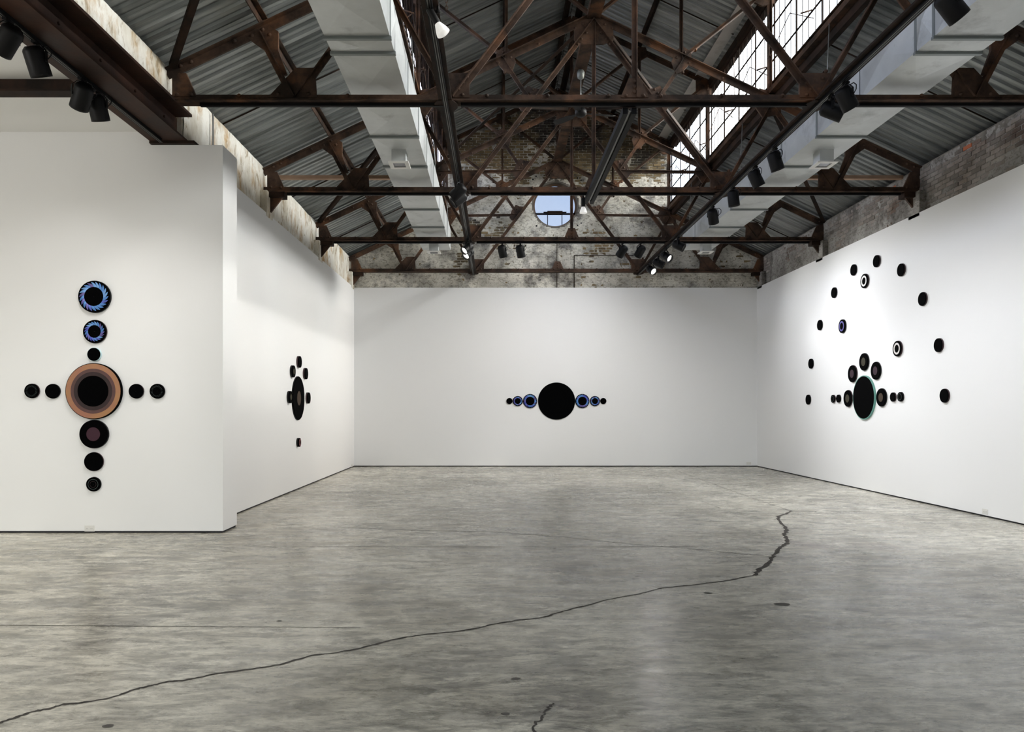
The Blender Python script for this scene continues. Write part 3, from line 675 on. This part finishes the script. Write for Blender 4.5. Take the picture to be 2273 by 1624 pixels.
# ------------------------------------------------------------------ ducts
def duct(X0, X1, lab, latt, sgn):
    r = empty('air_duct', (X0, 0, 5.2), label=lab, cat='duct'); inv = Matrix.Translation((-X0, 0, -5.2))
    def part(b, n, m, par=r, **k): o = b.build(n, m, par, **k); o.matrix_parent_inverse = inv; return o
    z0, z1 = 5.2, 5.68; J = [3.2, 5.0, 6.2, 7.44, 7.76, 8.95, 10.15, 11.4, 12.6, 13.85, 15.2, 16.35, 17.45]
    for a, c in zip(J, J[1:]):
        b = B(); a2, c2 = a+.006, c-.006; m_ = (a2+c2)/2; e = .034
        def crease(p0, p1, p2, p3, n): # cross broken panel
            cc = (Vector(p0)+Vector(p1)+Vector(p2)+Vector(p3))/4+Vector(n)*e; b.add([p0, p1, p2, p3, cc], [(0,1,4),(1,2,4),(2,3,4),(3,0,4)])
        crease((X0,a2,z0),(X1,a2,z0),(X1,c2,z0),(X0,c2,z0),(0,0,-1)); crease((X0,a2,z1),(X0,c2,z1),(X1,c2,z1),(X1,a2,z1),(0,0,1))
        crease((X0,a2,z0),(X0,c2,z0),(X0,c2,z1),(X0,a2,z1),(-1,0,0)); crease((X1,a2,z0),(X1,a2,z1),(X1,c2,z1),(X1,c2,z0),(1,0,0))
        b.add([(X0,a2,z0),(X1,a2,z0),(X1,a2,z1),(X0,a2,z1)], [(0,1,2,3)]); b.add([(X0,c2,z0),(X1,c2,z0),(X1,c2,z1),(X0,c2,z1)], [(0,3,2,1)])
        me = bpy.data.meshes.new('duct_section'); me.from_pydata(b.v, [], b.f)
        o = link('duct_section', me, M_duct, r); o.matrix_parent_inverse = inv
    for k, y in enumerate(J[1:-1]):
        big = y in (7.44, 7.76, 10.15, 11.4, 13.85, 15.2, 6.2); t = .022 if big else .004; e = .03 if big else .006
        part(B().box(X0-e*.5, X1+e*.5, y-t, y+t, z0-e, z0).box(X0-.006, X0, y-t, y+t, z0, z1).box(X1, X1+.006, y-t, y+t, z0, z1), 'duct_flange', M_ductseam)
    part(B().box(X0+.01, X1-.01, 17.446, 17.46, z0, z1), 'end_cap', M_duct)
    xc = (X0+X1)/2
    for y in (10.7, 16.7):
        n = part(B().box(xc-.10, xc+.10, y-.10, y+.12, 5.0, 5.2), 'outlet_neck', M_duct)
        fr = B()
        for (a, c, d, f) in ((xc-.145,xc+.145,y-.15,y-.085),(xc-.145,xc+.145,y+.105,y+.17),(xc-.145,xc-.085,y-.085,y+.105),(xc+.085,xc+.145,y-.085,y+.105)): fr.box(a, c, d, f, 4.982, 4.998)
        fr.build('outlet_flange', M_plate, n)
        g = B().box(xc-.085, xc+.085, y-.085, y+.105, 4.993, 4.996)
        g.build('outlet_mesh', M_lensdim, n)
    for y in (9.9, 13.4, 16.9):
        for x in (X0+.02, X1-.02):
            zt = roof_z(x)-.02 if x < -1.4 or x > 4.7 else 6.62
            part(B().cyl((x, y, 5.66), (x-.06*sgn, y+.05, min(zt, 6.62)), .007, n=6), 'hanger_wire', M_cable)
duct(-1.70, -1.05, 'galvanised sheet metal air duct on the left, running toward the gable', '', 1)
duct(4.36, 5.03, 'galvanised sheet metal air duct on the right, running toward the gable', '', -1)
B().box(ML+.005, -1.75, 12.68, 12.76, 5.40, 5.46).build('duct_strut', M_wood, label='pale strut from left masonry wall to the duct', cat='strut')
B().box(5.08, MR-.005, 12.68, 12.76, 5.40, 5.46).build('duct_strut', M_wood, label='pale strut from right masonry wall to the duct', cat='strut')

# ------------------------------------------------------------------ spotlights
def q_to(d): return Vector((0,0,-1)).rotation_difference(Vector(d).normalized()).to_matrix().to_4x4()
HB = B().lathe([(.0005,.118),(.055,.118),(.078,.095),(.085,.08),(.088,-.11),(.088,-.13),(.078,-.13),(.074,-.08)], 28)
housing = HB.mesh('housing'); housing.materials.append(M_black)
lens = B().lathe([(.074,-.083),(.04,-.087),(.0005,-.089)], 24).mesh('lens'); lens.materials.append(M_lens)
yoke = B()
pts = [(-.094,0,-.01),(-.094,0,.08),(-.05,0,.128),(.05,0,.128),(.094,0,.08),(.094,0,-.01)]
for a, c in zip(pts, pts[1:]):
    a, c = Vector(a), Vector(c); d = (c-a).normalized(); yoke.obox((a+c)/2, d, (0,1,0), d.cross(Vector((0,1,0))), (c-a).length/2+.002, .014, .003)
yoke.cyl((-.095,0,0),(-.078,0,0),.014,n=10).cyl((.095,0,0),(.078,0,0),.014,n=10)
yoke_m = yoke.mesh('yoke'); yoke_m.materials.append(M_black)
adp = B().box(-.018,.018,-.05,.05,.140,.160).cyl((0,0,.126),(0,0,.145),.016,n=10).mesh('adapter'); adp.materials.append(M_black)
cord = B().tube([(.06,0,.12),(.10,.01,.125),(.134,.012,.09),(.132,.012,.045),(.100,.01,.01)], .005).mesh('cord'); cord.materials.append(M_black)
def spot(x, y, z, aim, lab, group, light=1.0, size=85):
    aim = Vector(aim).normalized()
    t = empty('track_spotlight', (x, y, z), label=lab, cat='spotlight', group=group)
    yaw = math.atan2(-aim.x, aim.y) if abs(aim.x)+abs(aim.y) > .01 else 0
    Ry = Matrix.Rotation(yaw, 4, 'Z')
    o = link('adapter', adp, None, t); o = link('yoke', yoke_m, None, t); o.matrix_local = Ry
    h = link('housing', housing, None, t); h.matrix_local = q_to(aim)
    o = link('lens', lens, None, h); o = link('cord', cord, None, t); o.matrix_local = Ry
    if light:
        l = bpy.data.lights.new('spot_lamp', 'SPOT'); l.energy = SPOT_W*light; l.spot_size = math.radians(size); l.spot_blend = 1.0; l.shadow_soft_size = .05; l.color = (.97,.98,1) if group == g2 else (1,.98,.96)
        lo = bpy.data.objects.new('spot_lamp', l); C.objects.link(lo); lo.parent = t
        lo.matrix_local = Matrix.Translation(aim*.09) @ q_to(aim)
    return t
g1, g2, g3, g4 = 'spotlights on the left steel beam', 'spotlights on the right lighting beam', 'spotlights on the third truss', 'spotlights on the left lighting beam'
z1 = 4.522
spot(-3.99, 6.12, z1, (-.75,.3,-.75), 'black track spotlight at the left photo edge, tilted, nearest under the big steel beam', g1, light=.75)
spot(-3.99, 6.50, z1, (.08,.55,-1), 'black track spotlight hanging nearly upright, second under the big steel beam', g1, light=.75)
spot(-3.99, 7.22, z1, (-.55,.5,-.8), 'black track spotlight, third under the big steel beam, tilted against cross beam', g1, light=.75)
spot(-3.99, 7.50, z1, (.02,.5,-1), 'black track spotlight hanging upright, farthest under the big steel beam', g1, light=.75)
z2 = 4.797
R_ = [(5.62,(.65,.2,-.8),'partly cut off at the top right photo edge, nearest of the right beam'),
      (6.12,(.7,.1,-.75),'large, tilted, top right over the duct, second on the right beam'),
      (7.94,(.5,.15,-.8),'tilted down right, farther one of the pair by the nearest truss'),
      (8.28,(.85,-.25,-.45),'lying almost level, nearer the truss crossing, of the pair by the nearest truss'),
      (9.95,(.35,.1,-1),'third down the hall beyond the nearest truss, upright, on the right beam'),
      (10.7,(.45,.1,-.85),'tilted, next beyond the upright one on the right beam'),
      (11.7,(.15,.1,-1),'upright, just before the second truss crossing on the right beam'),
      (12.8,(.3,.55,-.9),'just beyond the second truss crossing on the right beam')]
for k, (y, aim, s) in enumerate(R_):
    spot(3.72, y, z2, aim, 'black track spotlight '+s if len(s.split()) < 13 else 'black spotlight '+s, g2, light=1.1 if y < 9 else 2.7, size=122)
F_ = [(15.1,(.75,-.35,-.45),'lit black spotlight by the third truss crossing, right beam, glowing lens'),
      (16.2,(.55,-.65,-.5),'lit black spotlight beyond the third truss, second glowing lens on right beam'),
      (16.95,(.8,-.25,-.45),'black spotlight turned aside between two glowing ones on right beam'),
      (17.75,(.4,-.75,-.5),'lit black spotlight farthest on the right beam, glowing lens')]
for y, aim, s in F_: spot(3.69, y, z2, aim, s, g2, light=2.6, size=88)
spot(-.57, 11.75, z2, (-.75,-.15,-.6), 'black spotlight upper of the pair at second truss, left lighting beam', g4, light=.12)
spot(-.56, 11.35, z2-.0, (-.7,.3,-.6), 'black spotlight lower of the pair at second truss, left lighting beam', g4, light=.12)
spot(-.57, 15.35, z2, (-.6,-.5,-.6), 'lit spotlight upper of the pair at third truss, left lighting beam', g4, light=.12)
spot(-.57, 15.85, z2-.0, (-.5,-.6,-.6), 'lit spotlight lower of the pair at third truss, left lighting beam', g4, light=.12)
z3 = 4.820
for x, aim, s in ((.14,(.25,.45,-1),'leftmost of four under the third truss'),(.52,(.25,.45,-1),'second from left of four under the third truss'),
                  (2.67,(-.5,.6,-.75),'third from left of four under the third truss'),(3.05,(-.4,.6,-.75),'rightmost of four under the third truss')):
    spot(x, TR[2], z3, aim, 'black track spotlight '+s, g3, light=1.3 if x < 2 else 2.2, size=150)

# globe added as fill light for the side room ceiling, unseen at the left
pt = empty('fill_globe', (-7.4, 3.0, 4.1), label='white globe added as fill light in the side room, out of frame', cat='lamp')
B().lathe([(.0005,.15),(.08,.127),(.127,.08),(.15,0),(.127,-.08),(.08,-.127),(.0005,-.15)], 24).build('globe', M_bulb, pt)
B().cyl((0,0,.15),(0,0,.75),.01,n=8).build('stem', M_black, pt)
pl_ = bpy.data.lights.new('fill_light', 'POINT'); pl_.energy = 340; pl_.shadow_soft_size = .16; pl_.color = (1,.98,.95)
po_ = bpy.data.objects.new('fill_light', pl_); C.objects.link(po_); po_.parent = pt; po_.location = (0,0,-.20)
# flood bulbs on holders
def flood(x, y, z, aim, lab):
    t = empty('flood_lamp', (x, y, z), label=lab, cat='lamp', group='white reflector flood lamps'); a = q_to(aim)
    h = link('lamp_holder', B().lathe([(.0005,.15),(.028,.15),(.032,.14),(.032,.02),(.026,.0)], 18).mesh('lamp_holder'), M_black, t); h.matrix_local = a
    b_ = link('bulb', B().lathe([(.022,.02),(.03,0),(.052,-.05),(.061,-.085),(.061,-.092),(.05,-.098),(.0005,-.104)], 24).mesh('bulb'), M_bulb, t); b_.matrix_local = a
    s = link('swivel_bracket', B().cyl((0,0,.10),(0,0,.19),.012,n=8).cyl((-.02,0,.11),(.02,0,.11),.014,n=8).mesh('swivel_bracket'), M_black, t)
flood(-.50, 6.5, 4.84, (.45,.05,-.75), 'white reflector flood lamp in black holder, beside chain, top left of centre')
flood(1.43, 12.2, 4.785, (.02,.05,-1), 'white reflector flood lamp right of the round window under second truss')
# chains
def chain(x, y, z0, z1, lab, r=.02):
    b = B(); z = z0; k = 0
    while z < z1:
        pts = []
        for i in range(9):
            t = 2*PI*i/8; a, c = r*.55*math.cos(t), r*math.sin(t); pts.append((x+a, y, z+c) if k % 2 == 0 else (x, y+a, z+c))
        b.tube(pts, .0035, 4); z += r*1.55; k += 1
    me = b.mesh('chain'); o = link('chain', me, M_rust, label=lab, cat='chain'); return o
chain(-.42, 6.4, 4.93, 6.2, 'rusty chain hanging above the flood lamp, top left of centre')
chain(-.98, 16.4, 5.75, 7.9, 'long rusty chain hanging inside the left clerestory by the third truss')
chain(4.42, 15.55, 6.9, 8.2, 'rusty chain hanging inside the bright right clerestory by third truss')
# ceiling fan
fan = empty('ceiling_fan', (CX, 14.05, 7.05), label='dark three bladed ceiling fan hanging from the ridge past second truss', cat='fan')
def fp(b, n, m): return b.build(n, m, fan)
fp(B().lathe([(.0005,.81),(.05,.81),(.075,.76),(.06,.66),(.03,.64),(.0005,.64)], 20), 'canopy', M_ductseam); fp(B().cyl((0,0,.1),(0,0,.66),.011,n=10), 'rod', M_cable)
fp(B().lathe([(.0005,.11),(.07,.10),(.11,.05),(.11,-.02),(.07,-.06),(.0005,-.07)], 24), 'motor', M_black)
for a in (252, 12, 132):
    t = math.radians(a); u = Vector((math.cos(t), math.sin(t), 0)); v = Vector((-u.y, u.x, .22)).normalized(); w = u.cross(v)
    b = B(); P = []
    for (s, hw) in ((.09,.03),(.2,.035),(.24,.06),(.45,.075),(.62,.07),(.68,.045)): P.append((s, hw))
    lo = [u*s-v*h for s, h in P]; hi = [u*s+v*h for s, h in P]; ring = lo+hi[::-1]; n = len(ring)
    b.add([p+w*.004 for p in ring]+[p-w*.004 for p in ring], [tuple(range(n)), tuple(range(2*n-1,n-1,-1))]+[(i, (i+1) % n, (i+1) % n+n, i+n) for i in range(n)])
    fp(b, 'blade', M_black)
# conduit run down the left pier
B().tube([(-3.74,9.9,5.02),(-3.74,9.9,4.66)],.012).tube([(-3.74,9.9,5.02),(-3.74,9.9,5.4)],.012).build('conduit_pipe', M_cable, label='thin pale conduit pipe on left masonry near white wall end', cat='pipe')

# ------------------------------------------------------------------ wall discs
def mcol(n, c, **k): return mat(n, c, **k)
M_olive = mcol('disc_olive', (.055,.05,.036), rough=.8, spec=.1); M_mauve = mcol('disc_mauve', (.05,.033,.042), rough=.8, spec=.1)
M_maroon = mcol('disc_maroon', (.055,.026,.036), rough=.8, spec=.1); M_brown = mcol('disc_brown', (.065,.048,.036), rough=.8, spec=.1)
M_teal = mcol('disc_teal', (.13,.32,.27), rough=.45); M_cyan = mcol('disc_cyan_edge', (.55,.75,.80), rough=.4)
M_copper = mcol('disc_copper', (.33,.14,.085), rough=.5, metal=.15, col2=(.36,.18,.075), scale=3.2, lo=.4, hi=.6)
M_cop2 = mcol('disc_copper_shade', (.075,.034,.028), rough=.6, col2=(.10,.042,.04), scale=8)
M_cop3 = mcol('disc_deep_brown', (.016,.007,.006), rough=.7, col2=(.028,.010,.011), scale=9)
M_ringgrey = mcol('disc_tick', (.035,.05,.05), rough=.5); M_ringwhite = mcol('disc_pearl', (.72,.68,.66), rough=.35, metal=.2)
M_redring = mcol('disc_red_ring', (.20,.035,.035), rough=.5); M_rimred = mcol('disc_red_rim', (.03,.008,.012), rough=.5)
PET = [mcol('petal_blue_%d' % i, c, rough=.35, metal=.35) for i, c in enumerate(((.05,.07,.40),(.08,.12,.46),(.12,.11,.36),(.07,.20,.50),(.14,.30,.60),(.10,.08,.24),(.06,.14,.38)))]
def petal_mesh(r0, r1, n, m):
    b = B(); st = 2*PI/n; pts = []
    for (r, a) in ((0,-.50),(.40,-.46),(.75,-.12),(1,.35),(.80,.46),(.45,.50),(0,.50)):
        rr = r0+(r1-r0)*r; t = st*a+r*st*.75; pts.append((rr*math.cos(t), rr*math.sin(t)))
    k = len(pts); c = (sum(p[0] for p in pts)/k, sum(p[1] for p in pts)/k)
    b.add([(p[0], p[1], 0) for p in pts]+[(c[0], c[1], .003)], [(i, (i+1) % k, k) for i in range(k)])
    me = bpy.data.meshes.new('petal'); me.from_pydata(b.v, [], b.f); me.materials.append(m); return me
def disc(pos, nrm, d, lab, group, style='plain', th=.035, body=M_discblk, edge=None, seed=0):
    """local z is the outward normal"""
    R = d/2; T = empty('wall_disc', pos, label=lab, cat='wall art', group=group)
    z = Vector(nrm); up = Vector((0,0,1)); xx = up.cross(z).normalized(); yy = z.cross(xx)
    T.matrix_world = Matrix.Translation(pos) @ Matrix((xx, yy, z)).transposed().to_4x4()
    def add(b, n, m, **k): return b.build(n, m, T, **k)
    prof = [(R*.985,0),(R*.985,th-.004),(R*.975,th),(.0005,th)] if edge is None else [(R*.96,th-.01),(R*.96,th),(.0005,th)]
    add(B().lathe(prof, 64, smooth=False), 'panel', body)
    if edge is not None: add(B().lathe([(R,0),(R,th-.004),(R*.95,th-.004)], 64, smooth=False), 'rim', edge)
    else: add(B().lathe([(R,0),(R,th*.55),(R*.985,th*.55)], 64, smooth=False), 'rim', M_rimred if seed % 2 else M_black)
    zt = th+.001
    def annulus(r0, r1, n, m, zz=zt, nn=64): return add(B().lathe([(r0*R, zz),(r1*R, zz)], nn, smooth=False), n, m)
    if style.startswith('petal'):
        r0, r1, n = {'petal1': (.60,.92,22), 'petal2': (.55,.87,20), 'petal3': (.62,.93,24), 'petal4': (.60,.88,20)}[style]
        rnd = random.Random(seed); ms = [petal_mesh(r0*R, r1*R, n, m) for m in PET]
        for i in range(n):
            kk = int((math.sin(i*2*PI/n*1.0+seed)*.5+.5)*3+rnd.random()*3.6) % 7
            o = link('petal', ms[kk], None, T); o.matrix_local = Matrix.Translation((0,0,zt+.0006*(i % 2))) @ Matrix.Rotation(2*PI*i/n, 4, 'Z')
    elif style == 'copper':
        annulus(0.0, .975, 'copper_band', M_copper, zt); annulus(0.0, .80, 'shade_band', M_cop2, zt+.001); annulus(0.0, .685, 'deep_band', M_cop3, zt+.002)
        annulus(0.0, .55, 'black_centre', M_discblk, zt+.003)
    elif style.startswith('dot'):
        m = {'dotM': M_maroon, 'dotO': M_olive, 'dotV': M_mauve, 'dotB': M_brown, 'dotC': M_brown}[style]
        annulus(0.0, .33 if style == 'dotC' else .48, 'centre_dot', m)
    elif style in ('ring', 'pearl', 'bluering', 'redring', 'greyring'):
        m = {'ring': M_ringgrey, 'pearl': M_ringwhite, 'bluering': PET[2], 'redring': M_redring, 'greyring': M_ringgrey}[style]
        if style == 'ring': annulus(.66, .72, 'outer_ring', m); annulus(.40, .44, 'inner_ring', M_cop3)
        elif style == 'greyring': annulus(.62, .70, 'outer_ring', m)
        else: annulus(.50, .74, 'ring', m)
    elif style == 'ticks':
        b = B()
        for i in range(24):
            t = 2*PI*i/24; u = Vector((math.cos(t), math.sin(t), 0)); w = Vector((-u.y, u.x, 0)); b.obox(u*R*.68+Vector((0,0,zt)), u, w, (0,0,1), R*.12, R*.014, .0005)
        add(b, 'tick_ring', M_ringgrey, kind='stuff')
    return T
fy = 9.05; k = fy/FPX; nF = (0,-1,0)
def pf(x, y): p = px(x, y, fy); p.y = fy; return p
g = 'discs in the cross on the left white wall end'
for i, (x, y, d, st, lab) in enumerate((
    (212.5,659,71,'petal1','black disc with large blue petal ring, topmost of the cross'),
    (212.5,736,52,'petal2','black disc with smaller blue petal ring, second from top of the cross'),
    (211,786.5,30,'cyan','small plain black disc with pale cyan edge, just above the copper disc'),
    (211.2,868,124,'copper','large copper brown disc with black centre, middle of the cross'),
    (211.3,963,63,'dotM','black disc with dull maroon centre dot, just below the copper disc'),
    (210,1024,42,'plain','plain black disc, second below the copper disc'),
    (209.5,1074,32,'ring','small black disc with fine pale ring, bottom of the cross'),
    (73,867.5,32.5,'ticks','small black disc with fine tick ring, left end of the cross'),
    (119,868,32.5,'plain','small plain black disc just left of the copper disc'),
    (304,868,32.5,'plain','small plain black disc just right of the copper disc'),
    (350.5,868,33,'ticks','small black disc with fine tick ring, right end of the cross'))):
    disc(pf(x, y), nF, d*k, lab, g, style=st if st != 'cyan' else 'plain', edge=M_cyan if st == 'cyan' else (M_discblk if st == 'copper' else None), th=.045 if d > 60 else .03, seed=i)
yb = YB; k = yb/FPX
g = 'discs in the row on the far white wall'
for i, (x, d, st, lab) in enumerate((
    (1235.3,82.5,'plain','large plain black disc in the middle of the far wall row'),
    (1176.5,31.5,'petal3','black disc with blue petal ring touching large black disc on its left'),
    (1149.2,22.5,'petal4','smaller blue ringed black disc, left of the two on the row left side'),
    (1130.8,13.8,'plain','tiny plain black disc at left end of the far wall row'),
    (1292.5,31.5,'petal3','black disc with blue petal ring touching large black disc on its right'),
    (1320.4,22.5,'petal4','smaller blue ringed black disc, outer of the two on the row right side'),
    (1339,13.8,'plain','tiny plain black disc at right end of the far wall row'))):
    p = px(x, 889.8, yb); disc(p, nF, d*k, lab, g, style=st, th=.03, seed=i)
g = 'discs on the long left white wall'
for i, (x, y, h, st, lab) in enumerate((
    (660.3,883.5,97.5,'dotC','large black disc with beige centre dot on the long left wall'),
    (661,803,26,'plain','small black disc topmost above the large left wall disc'),
    (646.8,824,27,'dotO','small black disc with olive dot, upper left of the large left wall disc'),
    (675.3,829,25.5,'plain','small plain black disc, upper right of the large left wall disc'),
    (640,881,27.5,'dotO','small black disc with olive dot, directly left of large left wall disc'),
    (681,883,25,'plain','small plain black disc directly right of the large left wall disc'),
    (660,981.5,20,'redring','tiny black disc with red ring below the large left wall disc'))):
    D = -XL*FPX/(VX-x); p = px(x, y, D); p.x = XL
    disc(p, (1,0,0), h*D/FPX, lab, g, style=st, th=.05 if h < 50 else .03, seed=i)
g = 'discs on the long right white wall'
ring_lab = 'small plain black disc of the wide arc, '
for i, (x, y, h, st, lab) in enumerate((
    (1920.2,881.9,97.8,'teal','large black disc with teal edge on the right wall'),
    (1948.3,579.6,27,'plain',ring_lab+'topmost on the right wall'),
    (1897,599,25,'plain',ring_lab+'just left of the topmost'),
    (2003,599,28.5,'plain',ring_lab+'just right of the topmost'),
    (1853.6,649.4,23.8,'plain',ring_lab+'upper left, second left of topmost'),
    (2050.7,663.4,30.5,'plain',ring_lab+'upper right, second right of topmost'),
    (1821.8,721.3,22.8,'plain',ring_lab+'left side, beside the blue ringed disc'),
    (2086.4,765.8,31,'plain',ring_lab+'right side, second from its lower right end'),
    (1802,806.7,22.3,'plain',ring_lab+'left side, second from its lower left end'),
    (2099.6,877.8,31.3,'plain',ring_lab+'at its lower right end'),
    (1796,886.6,22.3,'plain',ring_lab+'at its lower left end'),
    (1921.7,623.5,32.3,'pearl','black disc with pearl white ring, just below top of the right wall arc'),
    (1872,723.7,30.6,'bluering','black disc with blue violet ring inside the left part of the arc'),
    (1995,773.6,35,'pearl','black disc with lavender white ring inside right part of the arc'),
    (1920.4,802.8,38.8,'dotO','black disc with olive dot directly above the teal edged disc'),
    (1894.8,829.2,38,'dotV','black disc with mauve dot, upper left of the teal edged disc'),
    (1946.8,822.5,40,'dotV','black disc with mauve dot, upper right of the teal edged disc'),
    (1884.7,884,37.3,'dotO','black disc with olive dot directly left of the teal edged disc'),
    (1959.2,881.7,40.6,'dotB','black disc with brown dot directly right of the teal edged disc'),
    (1851.6,884.8,17.8,'greyring','tiny black disc with grey ring, outer left of the teal edged disc'),
    (1863.5,884.3,17.8,'plain','tiny plain black disc, inner left of the teal edged disc'),
    (1985,880.9,20.7,'plain','tiny plain black disc, inner right of the teal edged disc'),
    (2001.6,880.4,21.2,'greyring','tiny black disc with grey ring, outer right of the teal edged disc'))):
    D = XR*FPX/(x-VX); p = px(x, y, D); p.x = XR
    disc(p, (-1,0,0), h*D/FPX, lab, g, style='plain' if st == 'teal' else st, th=.035, edge=M_teal if st == 'teal' else None, seed=i)

# ------------------------------------------------------------------ outlets
def outlet(pos, nrm, lab):
    T = empty('wall_outlet', pos, label=lab, cat='outlet', group='white double wall outlets')
    z = Vector(nrm); xx = Vector((0,0,1)).cross(z).normalized()
    T.matrix_world = Matrix.Translation(pos) @ Matrix((xx, Vector((0,0,1)), z)).transposed().to_4x4()
    B().box(-.06,.06,-.036,.036,0,.004).build('cover_plate', M_plate, T)
    for s in (-1, 1):
        o = B().box(s*.026-.017, s*.026+.017, -.014, .014, .004, .0065).build('socket', M_plate, T)
        B().box(s*.026-.009, s*.026-.006, -.006, .006, .0066, .007).box(s*.026+.005, s*.026+.008, -.006, .006, .0066, .007).build('slot', M_slot, o)
outlet(px(199, 1172.5, 9.05), (0,-1,0), 'white double outlet low on the white wall end below the cross')
outlet(px(1662, 1028, YB), (0,-1,0), 'white double outlet low at right end of the far wall')
D = XR*FPX/(2187-VX); p = px(2187, 1135, D); p.x = XR; outlet(p, (-1,0,0), 'white double outlet low on the long right wall')
D = -XL*FPX/(VX-781); p = px(781, 1033, D); p.x = XL; outlet(p, (1,0,0), 'white double outlet low on the long left wall near far corner')
